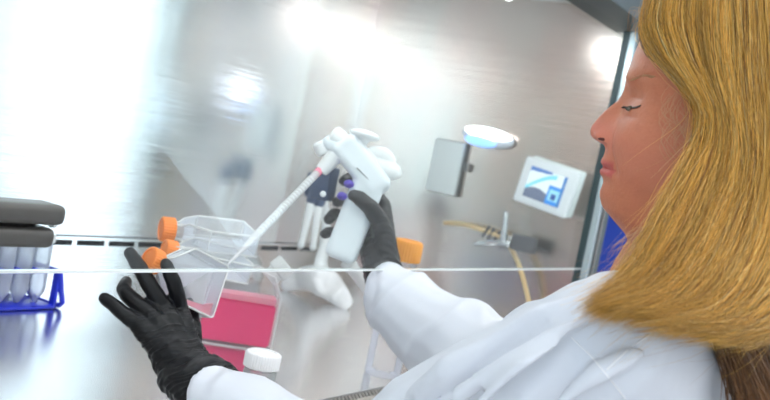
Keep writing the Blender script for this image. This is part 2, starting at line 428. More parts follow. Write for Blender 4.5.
for j in range(nv):
    for i in range(nu):
        k = j * (nu + 1) + i; fs.append((k, k + 1, k + nu + 2, k + nu + 1))
me = bpy.data.meshes.new('screen'); me.from_pydata(vs, [], fs); ca = me.color_attributes.new('pic', 'FLOAT_COLOR', 'POINT')
ca.data.foreach_set('color', np.array(cols).ravel()); link('screen', me, sm, e, smooth=False)

# gas valve with lever and hose
vc = P(505, 240, x=WX - .05)
e = empty('gas_valve', vc, 'chrome gas tap with dark lever grip under the monitor on the side wall', 'valve')
MB().lathe(vc, (1, 0, 0), [(0, .010), (.02, .012), (.03, .008), (.048, .008), (.0482, .018), (.0505, .018)], 20).build('valve_body', M['valve'], e)
MB().tube([P(506, 214, x=WX - .06), P(505, 225, x=WX - .062), P(503, 240, x=WX - .06)], [.006, .006, .008]).build('stem', M['valve'], e)
MB().tube([P(474, 244, x=WX - .06), P(486, 243, x=WX - .06), P(498, 243, x=WX - .058), P(508, 244, x=WX - .055)], [.004, .008, .006, .010]).build('nozzle', M['valve'], e)
MB().box(P(524, 244, x=WX - .055), (.02, .055, .034), bevel=.004).build('lever_grip', M['valve_dark'], e)
MB().tube([P(536, 248, x=WX - .055), P(547, 250, x=WX - .055)], .0018, sub=1).build('pin', M['metal_dark'], e)
for k, (a1, b1) in enumerate([((483, 236), (489, 227)), ((488, 239), (494, 229)), ((494, 240), (500, 232))]):
    MB().tube([P(*a1, x=WX - .05), P(*b1, x=WX - .05)], .003, sub=1).build('collar', M['valve_dark'], e)
MB().tube([P(445, 223, x=WX - .01), P(462, 224, x=WX - .03), P(485, 231, x=WX - .045), P(505, 240, x=WX - .05), P(516, 258, x=WX - .05), P(523, 278, x=WX - .05), P(531, 312, x=WX - .04), P(536, 345, x=WX - .03)], .0052, sub=8).build('rubber_hose', M['hose'], label='cream rubber hose hanging from the gas tap', cat='hose')

# ================================================================ LABWARE
def cap_screw(mb, base, axis, r, h, ribs=26):
    a = Vector(axis).normalized(); t = Vector((1, 0, 0)) if abs(a.x) < .8 else Vector((0, 1, 0))
    b1 = a.cross(t).normalized(); b2 = a.cross(b1); base = Vector(base); n = ribs * 4
    prof = [(0, .93, 0), (.06, 1, 1), (.86, 1, 1), (.96, .95, 0), (1, .86, 0), (1, .74, 0), (.93, .70, 0), (.93, .01, 0)]
    vs = []; fs = []
    for hh_, rr, rb in prof:
        for k in range(n):
            an = 2 * math.pi * k / n; q = r * rr * (1 + (.035 * rb * (1 if k % 4 < 2 else -.3)))
            vs.append(base + a * h * hh_ + (b1 * math.cos(an) + b2 * math.sin(an)) * q)
    for i in range(len(prof) - 1):
        for k in range(n):
            k2 = (k + 1) % n; fs.append((i * n + k, i * n + k2, (i + 1) * n + k2, (i + 1) * n + k))
    fs.append(tuple(reversed(range(n)))); fs.append(tuple((len(prof) - 1) * n + k for k in range(n)))
    mb.add(vs, fs); return mb

def flask(name, o, L, W, scale, label, group=None, cap=M['orange'], liquid=None, liqmat=None, thick=.030, capr=.0135):
    """o: centre of the mouth; L: direction mouth->base; W: width direction"""
    L = Vector(L).normalized(); W = Vector(W); W = (W - L * W.dot(L)).normalized(); T = L.cross(W).normalized(); o = Vector(o); s = scale
    e = empty(name, o, label, 'flask', group)
    prof = [(.010, .010), (.024, .010), (.032, .016), (.058, .040), (.064, .042), (.128, .042), (.132, .039)]
    left = [(a, b) for a, b in prof]; poly = left + [(a, -b) for a, b in reversed(left)]
    def at(a, b, c): return o + (L * a + W * b + T * c) * s
    n = len(poly); th = thick / 2
    def tq(a): return th if a > .03 else .010
    vs = [at(a, b, tq(a)) for a, b in poly] + [at(a, b, -tq(a)) for a, b in poly]
    fs = [tuple(range(n)), tuple(reversed(range(n, 2 * n)))] + [(i, (i + 1) % n, n + (i + 1) % n, n + i) for i in range(n)]
    me = bpy.data.meshes.new('body'); me.from_pydata(vs, [], fs); bm = bmesh.new(); bm.from_mesh(me)
    bmesh.ops.recalc_face_normals(bm, faces=bm.faces); bmesh.ops.bevel(bm, geom=bm.edges[:], offset=.0022 * s, segments=2, affect='EDGES'); bm.to_mesh(me); bm.free()
    link('flask_body', me, M['clear'], e, smooth=False)
    rm = MB()
    for sg in (1, -1):
        pts = [at(a, b, sg * tq(a)) for a, b in poly]
        for i in range(n): rm.tube([pts[i], pts[(i + 1) % n]], .0016 * s, n=6, sub=1)
    for a, b in ((.058, .040), (.130, .041), (.058, -.040), (.130, -.041)): rm.tube([at(a, b, th), at(a, b, -th)], .0011 * s, n=6, sub=1)
    rm.build('moulded_edge', M['rim'], e)
    MB().lathe(o + L * .004 * s, L, [(0, .0105 * s), (.024 * s, .0105 * s)], 20).build('neck', M['rim'], e)
    if cap is not None:
        cp = MB(); cap_screw(cp, o + L * .016 * s, -L, capr * s, .020 * s); cp.build('cap', cap, e)
    return e, at

# --- flask held in the gloved left hand
fo = P(150, 259, d=1.16)
fL = (P(208, 289, d=1.225) - fo).normalized(); fW = (P(222, 262, d=1.22) - P(200, 312, d=1.19))
e1, at1 = flask('culture_flask', fo, fL, fW, .80, 'clear cell culture flask with orange cap held in the gloved left hand', None, capr=.0185)
lq = MB(); pts = [(.128, .040), (.128, -.040), (.112, -.040), (.098, -.010), (.104, .020)]
T1 = .0125
vs = [at1(a, b, T1) for a, b in pts] + [at1(a, b, -T1) for a, b in pts]; n = len(pts)
# thin film of medium left along the flask's lower edge
pf = [(.060, -.0395), (.127, -.0395), (.127, -.020), (.110, -.029), (.070, -.034)]
n = len(pf); vs = [at1(a, b, T1) for a, b in pf] + [at1(a, b, -T1 * .2) for a, b in pf]
lq.add(vs, [tuple(range(n)), tuple(reversed(range(n, 2 * n)))] + [(i, (i + 1) % n, n + (i + 1) % n, n + i) for i in range(n)])
lq.build('pink_medium', M['pinkpale'], e1)

# --- second flask behind it
fo2 = P(163, 229, d=1.36)
fL2 = (P(225, 236, d=1.40) - fo2).normalized(); fW2 = P(205, 218, d=1.46) - P(205, 252, d=1.28)
e2, at2 = flask('culture_flask', fo2, fL2, fW2, .95, 'empty clear culture flask with orange cap, uppermost of the three at the left hand', None, capr=.0175)
# third orange cap: flask under it
fo3 = P(166, 249, d=1.31)
e3, at3 = flask('culture_flask', fo3, (P(225, 262, d=1.36) - fo3), fW2, .86, 'clear culture flask with orange cap between the held flask and the uppermost flask', None, capr=.0150)

# --- upright flask of pink medium
fb = P(232, 343, z=0.001)
db = depth(fb)
upz = Vector((0, 0, 1))
wdir = (P(262, 343, d=db + .02) - P(205, 340, d=db)); wdir.z = 0; wdir.normalize()
ex = empty('medium_flask', fb, 'upright clear flask half filled with bright pink liquid beside the gloved left hand', 'flask')
tdir = upz.cross(wdir).normalized()
hw = .060; th = .024
def fat(a, b, c): return fb + wdir * a + upz * b + tdir * c
def prism(poly, c0, c1):
    n = len(poly); m = MB()
    m.add([fat(a, b, c0) for a, b in poly] + [fat(a, b, c1) for a, b in poly], [tuple(range(n)), tuple(reversed(range(n, 2 * n)))] + [(i, (i + 1) % n, n + (i + 1) % n, n + i) for i in range(n)])
    return m
H = .128
outl = [(-hw, 0), (hw, 0), (hw, .088), (.045, .118), (.020, .126), (-.030, .126), (-hw, .098)]
bdy = prism(outl, -th, th); me = bdy.mesh('b'); bm = bmesh.new(); bm.from_mesh(me); bmesh.ops.bevel(bm, geom=bm.edges[:], offset=.004, segments=3, affect='EDGES'); bm.to_mesh(me); bm.free()
link('flask_body', me, M['clear2'], ex, smooth=False)
rm = MB()
for c_ in (-th, th):
    for i in range(len(outl)): rm.tube([fat(*outl[i], c_), fat(*outl[(i + 1) % len(outl)], c_)], .0012, n=6, sub=1)
rm.build('moulded_edge', M['rim'], ex)
lz = .073
lp = [(-hw + .004, .004), (hw - .004, .004), (hw - .004, lz), (-hw + .004, lz)]
me = prism(lp, -th + .004, th - .004).mesh('l'); bm = bmesh.new(); bm.from_mesh(me); bmesh.ops.bevel(bm, geom=bm.edges[:], offset=.003, segments=2, affect='EDGES'); bm.to_mesh(me); bm.free()
link('pink_liquid', me, M['pink'], ex, smooth=False)
prism([(-hw + .005, lz), (hw - .005, lz), (hw - .005, lz + .010), (-hw + .005, lz + .008)], -th + .005, th - .005).build('foam_layer', M['pinkpale'], ex, smooth=False)
nb = fat(.038, .112, 0); nd = (upz * .75 + wdir * .65).normalized()
MB().lathe(nb, nd, [(0, .015), (.022, .015)], 22).build('neck', M['rim'], ex)
cp = MB(); cap_screw(cp, nb + nd * .016, nd, .018, .022); cp.build('clear_cap', M['rim'], ex)

# --- little bottle with white cap
bt = P(264, 352, y=GY + .026); bb = Vector((bt.x, bt.y, .0005)); bs = bt.z / .089
e = empty('sample_bottle', bb, 'small frosted bottle with white screw cap near the front grille', 'bottle')
MB().lathe(bb, upz, [(0, .019), (.002, .0215), (bt.z - .027, .0215), (bt.z - .022, .020), (bt.z - .018, .015), (bt.z - .01, .015)], 32).build('bottle_body', M['frost'], e)
MB().lathe(bb + upz * .001, upz, [(0, .018), (.030, .018)], 24).build('contents', M['frost'], e)
cp = MB(); cap_screw(cp, bb + upz * (bt.z - .021), upz, .0225, .021, 40); cp.build('cap', M['white_pl'], e)

# --- blue rack with conical tubes by the back wall
rc = P(6, 297, z=.006)
rc = Vector((rc.x - .03, min(rc.y, BY - .06), 0))
er = empty('tube_rack', rc, 'bright blue plastic tube rack at the left end against the back wall', 'tube rack')
rx, ry = .075, .042
def rb(a, b): 
    m = MB(); return m
m_ = MB(); m_.box(rc + Vector((0, 0, .004)), (rx * 2, ry * 2, .006), bevel=.002); m_.build('base_plate', M['blue'], er)
m_ = MB()
tubes = [(.052, -.018), (.018, -.018), (-.016, -.018), (-.050, -.018), (.052, .020), (.018, .020), (-.016, .020)]
# upper plate of bars between the tube holes
zp = .062
for yy in (-ry + .002, 0.001, ry - .002): m_.box(rc + Vector((0, yy, zp)), (rx * 2, .004, .006), bevel=.001)
for xx in (-.073, -.033, .001, .035, .073): m_.box(rc + Vector((xx, 0, zp)), (.004, ry * 2, .006), bevel=.001)
m_.build('upper_grid', M['blue'], er)
for sx in (-1, 1):
    for sy in (-1, 1):
        MB().box(rc + Vector((sx * (rx - .002), sy * (ry - .006), .033)), (.006, .012, .058), bevel=.001).build('corner_post', M['blue'], er)
MB().tube([rc + Vector((rx - .002, -ry, .058)), rc + Vector((rx + .006, -ry, .03)), rc + Vector((rx + .012, -ry + .004, .006)), rc + Vector((rx + .012, ry - .01, .006)), rc + Vector((rx - .002, ry, .05))], .0045, sub=3).build('side_brace', M['blue'], er)
names = ['front row, right end', 'front row, second from the right', 'front row, third from the right', 'front row, left end', 'rear row, right end', 'rear row, second from the right', 'rear row, third from the right']
for (tx, ty), nm in zip(tubes, names):
    tb = rc + Vector((tx, ty, .0072))
    t = empty('conical_tube', tb, 'translucent conical tube standing in the blue rack, ' + nm, 'tube', 'conical tubes in the blue rack')
    MB().lathe(tb, upz, [(0, .0025), (.001, .004), (.018, .0125), (.022, .0135), (.105, .0137)], 20).build('tube_body', M['tube'], t)
    cp = MB(); cap_screw(cp, tb + upz * .098, upz, .0155, .013, 24); cp.build('cap', M['white_pl'], t)

# --- pipettor in the right hand, with its long pipette
D1 = 1.43
ep = empty('pipette_controller', P(350, 200, d=D1), 'white pistol shaped pipette controller with purple buttons held in the gloved right hand', 'pipette controller')
hm = MB()
# head: block running from the nose to the back, and the handle
def rotbox(a, b, w, t, bev):
    z_ = (b - a); L_ = z_.length; z_.normalize(); y_ = (FWD - z_ * FWD.dot(z_)).normalized(); x_ = y_.cross(z_)
    hm.box((a + b) / 2, (w, t, L_), Matrix((x_, y_, z_)).transposed(), bevel=bev, seg=4)
rotbox(P(375, 168, d=D1), P(339, 260, d=D1), .047, .036, .011)
rotbox(P(342, 140, d=D1), P(382, 192, d=D1), .040, .038, .009)
hm.tube([P(330, 143, d=D1), P(345, 152, d=D1), P(362, 168, d=D1)], [.012, .016, .02], flat=1)
hm.tube([P(350, 145, d=D1), P(366, 162, d=D1), P(382, 185, d=D1)], [.013, .018, .012], flat=.9)
me = fuse(hm, .0022, 4); link('housing', me, M['white_hdl'], ep)
k = MB(); k.lathe(P(358, 150, d=D1), (P(365, 134, d=D1) - P(358, 150, d=D1)), [(0, .009), (.014, .009), (.018, .011)], 18).build('plunger_stem', M['white_pl'], ep)
MB().ell(P(365, 135, d=D1), (.0225, .0225, .0075), Matrix.Rotation(0, 3, 'X') if False else ((P(364.5, 128, d=D1) - P(361, 140, d=D1)).to_track_quat('Z', 'Y').to_matrix())).build('plunger_knob', M['white_pl'], ep)
lb = MB(); lb.tube([P(373, 152, d=D1), P(384, 155, d=D1), P(391, 160, d=D1)], [.009, .011, .008]); lb.tube([P(376, 163, d=D1), P(388, 169, d=D1), P(394, 172, d=D1)], [.010, .0135, .012])
link('rear_lobe', fuse(lb, .0018, 3), M['white_pl'], ep)
ns = MB(); ns.lathe(P(340, 150, d=D1), (P(320, 170, d=D1) - P(336, 152, d=D1)), [(0, .010), (.010, .0125), (.012, .0125), (.030, .011), (.040, .0095), (.042, .006)], 24)
ns.build('nose_cone', M['white_pl'], ep)
MB().lathe(P(344, 142, d=D1) , P(334, 135, d=D1) - P(344, 142, d=D1), [(0, .012), (.008, .014), (.018, .014), (.022, .009)], 20).build('filter_cap', M['white_pl'], ep)
MB().lathe(P(325, 154, d=D1 + .005), P(320, 142, d=D1) - P(325, 154, d=D1), [(0, .010), (.006, .012), (.016, .012), (.020, .008)], 20).build('vent_cap', M['white_pl'], ep)
for q_ in ((349, 184), (342, 196)):
    MB().ell(P(*q_, d=D1 - .016), (.0075, .0075, .006)).build('purple_button', M['purple'], ep)
MB().ell(P(323, 194, d=D1 - .010), (.0045, .0045, .0045)).build('pale_button', M['cab_white'], ep)
MB().box(P(325, 183, d=D1 + .045), (.025, .03, .05), bevel=.004).build('dark_housing', M['navy'], ep)
MB().tube([P(371, 177, d=D1 - .017), P(381, 188, d=D1 - .016)], .0012, sub=1).build('pink_marking', M['pinkink'], ep)
MB().tube([P(357, 168, d=D1 - .0195), P(370, 181, d=D1 - .018)], .0009, sub=1).build('seam_groove', M['panel_rim'], ep)
# serological pipette
pa = P(322, 168, d=D1); pb = P(243, 249, d=1.30); pd = (pb - pa).normalized(); Lp = (pb - pa).length
es = empty('serological_pipette', pa, 'long clear graduated pipette running from the controller down to the held flask', 'pipette')
MB().lathe(pa - pd * .01, pd, [(0, .0045), (.03, .0055), (Lp - .02, .0055), (Lp + .01, .0032), (Lp + .045, .0015)], 18).build('barrel', M['pipette'], es)
MB().lathe(pa + pd * .004, pd, [(0, .0058), (.010, .0058)], 18).build('pink_band', M['pinkink'], es)
gr = MB()
for i in range(22): gr.lathe(pa + pd * (.03 + i * (Lp - .06) / 22), pd, [(0, .0057), (.0007, .0057)], 14)
gr.build('graduation', M['panel'], es)

# --- stand behind / below it: white curved foot, stem, two hanging pipettes
fz = P(321, 281, z=.05); DS = depth(fz)
q0 = P(286, 283, d=DS); q1 = P(345, 304, d=DS)
st = empty('pipette_stand', (fz.x, fz.y, 0), 'white stand with a curved wing shaped foot and slim stem below the pipette controller', 'pipette stand')
f = MB()
f.tube([P(287, 285, z=.014), P(303, 279, z=.036), P(321, 281, z=.050), P(335, 291, z=.030), P(345, 302, z=.014)], [.015, .027, .036, .028, .019], flat=[.5, .6, .7, .6, .6])
f.tube([P(322, 282, d=DS), P(321, 262, d=DS + .01), P(326, 245, d=DS + .01)], [.030, .019, .016], flat=.6)
link('curved_foot', fuse(f, .0028, 5), M['white_pl'], st)
MB().tube([P(324, 250, d=DS + .01), P(326, 225, d=DS + .015), P(322, 185, d=DS + .02)], [.013, .010, .010]).build('stem', M['white_pl'], st)
MB().box(P(318, 186, d=DS + .0), (.035, .045, .055), bevel=.006).build('holder_block', M['navy'], st)
for (a1, b1, nm) in (((312, 200), (301, 245), 'left'), ((319, 203), (313, 247), 'right')):
    p1 = P(*a1, d=DS - .03); p2 = P(*b1, d=DS - .03)
    t = empty('hanging_pipette', p1, 'slim white pipette shaft hanging on the stand, the %s of the two' % nm, 'pipette', 'hanging pipettes')
    MB().tube([p1, p2], [.0095, .006], sub=1).build('shaft', M['white_pl'], t)
    MB().ell(p2, (.0075, .0075, .0075)).build('tip_cone', M['cab_white'], t)
    MB().tube([p1, P(a1[0] + 4, a1[1] - 10, d=DS - .03)], [.012, .013], sub=1).build('grip', M['navy'], t)

# --- bottle with amber cap behind the right wrist
cb = P(407, 250, d=1.58)
e = empty('media_bottle', (cb.x, cb.y, 0.0005), 'clear bottle with a yellow orange cap behind the right wrist', 'bottle')
MB().lathe((cb.x, cb.y, .0005), upz, [(0, .026), (.003, .029), (cb.z - .055, .029), (cb.z - .035, .020), (cb.z - .012, .019)], 28).build('bottle_body', M['clear'], e)
cp = MB(); cap_screw(cp, Vector((cb.x, cb.y, cb.z - .018)), upz, .0235, .034, 30); cp.build('cap', M['orange2'], e)

# --- clear tube lying behind the stand (wet looking plastic bits right of the foot)
p1 = P(352, 268, d=1.56); p2 = P(374, 296, d=1.54)
et = empty('clear_tube', p1, 'clear plastic tube leaning between the stand foot and the right wrist', 'tube')
MB().tube([p1, p2], [.010, .010], sub=1).build('tube_body', M['rim'], et)
MB().lathe(p1, p1 - p2, [(0, .012), (.014, .012)], 18).build('cap', M['rim'], et)

# --- blue cart outside, right of the cabinet
bc = P(617, 246, x=3.1)
e = empty('storage_bin', (bc.x, bc.y, RZ0), 'deep blue storage cabinet beyond the right end of the cabinet', 'cabinet')
MB().box((bc.x + .2, bc.y, (RZ0 + .06 + bc.z + .12) / 2), (.4, .36, bc.z + .12 - RZ0 - .06), bevel=.01).build('body', M['binblue'], e)
for sx in (.06, .34):
    for sy in (-.13, .13): MB().lathe((bc.x + sx, bc.y + sy, RZ0), upz, [(0, .025), (.062, .025)], 14).build('foot', M['metal_dark'], e)

# ================================================================ THE PERSON
per = empty('person', P(655, 330, d=.95), 'person with long blond hair, white lab coat and black gloves, reaching into the cabinet', 'person')

# ---- head frame: seen in pure profile
hr = ray(655, 120).normalized()
HD = .93
HO = P(680, 110, d=HD)
hl = -hr
f_ = (RIGHT * -.974 + UP * .225); hf = (f_ - hl * f_.dot(hl)).normalized()
hu = hl.cross(hf).normalized()
if hu.z < 0: hu = -hu
def loc(px, py):
    r = ray(px, py); t = (HO - CAM).dot(hl) / r.dot(hl); q = CAM + r * t - HO
    return q.dot(hf), q.dot(hu)
def HW(f, l, u): return HO + hf * f + hl * l + hu * u

prof_px = [(655, 5), (647, 22), (641, 38), (634, 55), (628.5, 70), (626.5, 80), (624, 90), (618, 100), (610, 106), (603, 112), (597, 119), (591.5, 126), (590, 131), (591, 136.5), (597, 141), (604.5, 145), (605.5, 150), (603.5, 156), (600.5, 161), (600.5, 164), (603, 166.5), (600, 169.5), (599.5, 173), (603.5, 178.5), (603, 184), (600, 190), (599.5, 196), (602, 206), (608.5, 214), (616, 223), (625, 233), (629, 243), (629, 260)]
pl_ = np.array([loc(*p) for p in prof_px]); pu = pl_[:, 1][::-1]; pf_ = pl_[:, 0][::-1]
base_px = [(655, 5), (647, 22), (641, 38), (634, 55), (629, 70), (628, 80), (629, 90), (626, 100), (621, 112), (615, 124), (610, 136), (607, 146), (606.5, 152), (606, 160), (606, 168), (606, 176), (606, 184), (604, 192), (603, 199), (604, 206), (609, 214), (616, 223), (625, 233), (629, 243), (629, 260)]
bl_ = np.array([loc(*p) for p in base_px]); bu = bl_[:, 1][::-1]; bf = bl_[:, 0][::-1]
def prof(u): return np.interp(u, pu, pf_)
def base(u):
    return np.interp(u, bu, bf)
top_u = .118; fr_u = pu[-1]
def Fr(u):
    if u > fr_u:
        t = (u - fr_u) / (top_u - fr_u); return -.035 + (base(fr_u) + .035) * math.sqrt(max(0, 1 - t ** 2.0))
    return float(base(u))
def Bk(u):
    pts = [(-.20, -.085), (-.14, -.085), (-.10, -.092), (-.06, -.112), (-.02, -.130), (.03, -.136), (.07, -.122), (.10, -.085), (.112, -.058), (.118, -.036)]
    return float(np.interp(u, [p[0] for p in pts], [p[1] for p in pts]))
def Wd(u):
    pts = [(-.20, .062), (-.15, .056), (-.125, .055), (-.108, .058), (-.09, .060), (-.07, .064), (-.04, .070), (-.01, .074), (.03, .076), (.06, .070), (.085, .055), (.105, .030), (.118, .002)]
    return float(np.interp(u, [p[0] for p in pts], [p[1] for p in pts]))
def Ex(u): return float(np.interp(u, [-.15, -.12, -.10, -.08, -.04, 0, .05, .11], [2.0, 1.9, 1.75, 1.85, 2.0, 2.2, 2.3, 2.0]))
mid = -.035
uN = loc(616, 102)[1]; uB = loc(600, 143)[1]; uM = loc(603, 166.5)[1]; uE = loc(632, 108)[1]
us = np.concatenate([np.linspace(-.20, -.13, 20)[:-1], np.linspace(-.13, .05, 170)[:-1], np.linspace(.05, top_u, 50)])
NT = 260
vs = []; fs = []
def g(x, s): return math.exp(-(x / s) ** 2)
for u in us:
    a = max(.002, Fr(u) - mid); bq = max(.002, mid - Bk(u)); W = max(.002, Wd(u)); ex = Ex(u)
    N = float(prof(u)) - float(base(u)) if u < fr_u else 0
    for k in range(NT):
        th_ = 2 * math.pi * k / NT; th_ = th_ - .35 * math.sin(2 * th_) * (1 if math.cos(th_) > 0 else 0) * .5
        c, s_ = math.cos(th_), math.sin(th_)
        r = 1 / ((abs(c) ** ex + abs(s_) ** ex) ** (1 / ex)); 
        l = W * r * s_; f = mid + (a if c > 0 else bq) * r * c
        if c > 0:
            al = abs(l)
            if N > 0 and u > uB - .004:       # nose
                t = min(1, max(0, (uN - u) / (uN - uB)))
                wn = .0065 + .0080 * t ** 1.3
                f += N * g(al, wn)
                f += .0075 * g(al - .0135, .0055) * g(u - (uB + .006), .0065)         # wing of the nose
                f -= .011 * g(al - .0095, .0045) * g(u - (uB + .0005), .0026)         # nostril
                f -= .0038 * g(al - .0205, .003) * g(u - (uB + .005), .008)
            elif u > -.135:
                wl = .020 if u > loc(603, 180)[1] else .022
                f += N * g(al, wl)
            f -= .0050 * g(u - uM, .0015) * (1 if al < .019 else g(al - .019, .004))    # mouth line
            f -= .0025 * g(al - .026, .004) * g(u - uM, .006)                          # mouth corner
            f -= .0030 * g(al - (.022 + .25 * max(0, uB - u)), .004) * (g(u - (uB - .012), .012))   # fold beside the mouth
            f -= .0110 * g(al - .030, .015) * g(u - (uE + .003), .013)                  # eye socket
            f += .0085 * g(al - .031, .0125) * g(u - (uE + .001), .0095)                # lid over the eyeball
            f -= .0022 * g(u - (uE + .0095), .0016) * g(al - .031, .013)               # crease above the lid
            f -= .0024 * g(u - (uE - .0085), .0020) * g(al - .030, .013)               # below the lid
            f += .0040 * g(al - .024, .016) * g(u - (uE + .025), .009)                 # brow ridge
            f += .0050 * g(al - .045, .018) * g(u - (uE - .028), .018)                 # cheek bone
        vs.append(HW(f, l, u))
nr = len(us)
for i in range(nr - 1):
    for k in range(NT):
        k2 = (k + 1) % NT; fs.append((i * NT + k, i * NT + k2, (i + 1) * NT + k2, (i + 1) * NT + k))
fs.append(tuple(reversed(range(NT)))); fs.append(tuple((nr - 1) * NT + k for k in range(NT)))
body = MB().add(vs, fs)

# ---- joints
NK = HW(-.035, 0, -.185)
SL = P(606, 346, d=.785); EL = P(352, 492, d=.94); WL = P(187, 372, d=1.125)
SR = P(700, 318, d=1.11); ER = P(505, 378, d=1.22); WR = P(384, 281, d=1.43)
bdir = Vector((-.12, 1, 0)).normalized()
across = (SR - SL).normalized()
T0 = (SL + SR) / 2 + Vector((0, -.01, -.01)); 
body.tube([HW(-.035, 0, -.15), NK, T0 + Vector((0, 0, .0))], [.056, .062, .075])
body.tube([SL, T0, SR], [.045, .075, .045])
TW = T0 + Vector((0, -.05, -.22)); TH = T0 + Vector((0, -.08, -.42))
body.tube([T0 + Vector((0, -.03, -.15)), TW, TH], [.12, .14, .15], flat=.65, ref=across)
body.tube([SL, SL.lerp(EL, .5), EL, EL.lerp(WL, .4), WL], [.046, .042, .036, .028, .021])
body.tube([SR, SR.lerp(ER, .5), ER, ER.lerp(WR, .4), WR], [.046, .042, .036, .034, .024])
# bare hands inside the gloves
HLc = P(168, 335, d=1.15); HRc = P(377, 248, d=1.45)
body.tube([WL, HLc], [.020, .016]); body.tube([WR, HRc], [.021, .016])
bme = fuse(body, .0018, 1)
n = len(bme.vertices); co = np.empty(n * 3); bme.vertices.foreach_get('co', co); co = co.reshape(-1, 3)
rel = co - np.array(HO); F = rel @ np.array(hf); Lc = rel @ np.array(hl); U = rel @ np.array(hu)
def G(x, s): return np.exp(-(x / s) ** 2)
skin = np.array([.52, .17, .085]); tint = np.tile(skin, (n, 1))
def blend(w, c):
    global tint
    w = np.clip(w, 0, 1)[:, None]; tint = tint * (1 - w) + np.array(c) * w
nz = np.array([noise.noise(Vector(c) * 45) for c in co]) * .5 + .5
blend(nz * .5, (.62, .245, .14)); 
nz2 = np.array([noise.noise(Vector(c) * 160) for c in co])
blend(np.clip(nz2, 0, 1) * .35, (.40, .115, .06))
front = (F > -.01)
blend(front * .55 * G(U - uB - .008, .016) * G(np.abs(Lc), .028), (.74, .24, .19))
blend(front * .45 * G(U - uE + .04, .025) * G(np.abs(Lc) - .045, .025), (.68, .24, .16))
lipw = front * (F > prof(np.clip(U, -.13, .05)) - .013) * np.clip(1.4 - (np.abs(U - uM) / .0075) ** 2, 0, 1) * (np.abs(Lc) < .026)
blend(lipw * .8, (.50, .09, .085))
ca = bme.color_attributes.new('tint', 'FLOAT_COLOR', 'POINT'); ca.data.foreach_set('color', np.hstack([tint, np.ones((n, 1))]).ravel())
bo = link('body', bme, M['skin'], per)
bvh_b = BVHTree.FromPolygons([Vector(c) for c in co], [tuple(p.vertices) for p in bme.polygons])
def onto(bvh, px, py, off=.0003, dflt=.9):
    r = ray(px, py).normalized(); h = bvh.ray_cast(CAM, r)
    return (h[0] - r * off) if h[0] is not None else CAM + ray(px, py) * dflt

# eyebrow and lashes (short hairs lying on the skin)
def hairs(name, mat_, segs, bvh, r=.00035, parent=None):
    m_ = MB()
    for (x0, y0, x1, y1) in segs:
        p0 = onto(bvh, x0, y0, .0004); p1 = onto(bvh, (x0 + x1) / 2, (y0 + y1) / 2, .0007)
        if (p0 - CAM).length > 1.2 or (p1 - CAM).length > 1.2: continue
        hr_ = ray(x1, y1); p2 = CAM + hr_ * (depth(p0) - .001)
        m_.tube([p0, p1, p2], [r, r * .9, r * .4], n=4, sub=2, cap=False)
    return m_.build(name, mat_, parent)
segs = []
for i in range(60):
    t = i / 59; x = 623.5 + 17 * t; y = 106.2 + 1.6 * math.sin(t * 3.0) - 1.4 * t
    segs.append((x, y, x - 2.2 + 1.5 * t, y + 1.2 + random.random() * 1.2))
eyp = onto(bvh_b, 630.5, 108.6, .0002)
MB().ell(eyp, (.0046, .0026, .0012), Matrix((RIGHT, UP, FWD)).transposed()).build('eye', M['eye'], per)
nq = onto(bvh_b, 602.5, 139.2, .0003)
MB().ell(nq, (.0046, .0015, .0012), Matrix((RIGHT * .96 - UP * .15, UP * .96 + RIGHT * .15, FWD)).transposed()).build('nostril', M['nostril'], per)  # dark bead: nostril lining colour with the opening's shade painted in
hairs('eyelashes', M['lash'], segs, bvh_b, .0004, per)
segs = []
for i in range(70):
    t = random.random(); x = 629 + 24 * t + random.gauss(0, .6); y = 81 - 5.5 * math.sin(t * 2.4) + random.gauss(0, 1.0)
    segs.append((x, y, x + 3.0, y - 1.2 + 2.0 * t))
hairs('eyebrow', M['brow'], segs, bvh_b, .00022, per)

# ---- lab coat
coat = MB()
coat.tube([HW(-.042, 0, -.192), T0 + Vector((0, .0, -.03)), T0 + Vector((0, .0, -.16))], [.066, .098, .12], cap=False)
coat.tube([SL + Vector((0, 0, .0)), T0 + Vector((0, -.01, -.03)), SR + Vector((0, 0, -.01))], [.058, .085, .055])
coat.tube([T0 + Vector((0, -.03, -.17)), TW + Vector((0, -.02, -.07)), TH], [.165, .185, .21], flat=.68, ref=across)
coat.tube([SL, SL.lerp(EL, .35), SL.lerp(EL, .7), EL, EL.lerp(WL, .3), EL.lerp(WL, .65), P(213, 398, d=1.09)], [.060, .062, .061, .057, .044, .036, .036], cap=False)
CR = P(381, 293, d=1.415)
coat.tube([SR, SR.lerp(ER, .5), ER, P(462, 348, d=1.30), P(430, 328, d=1.35), P(400, 303, d=1.395), CR], [.060, .062, .064, .062, .057, .047, .041], cap=False)
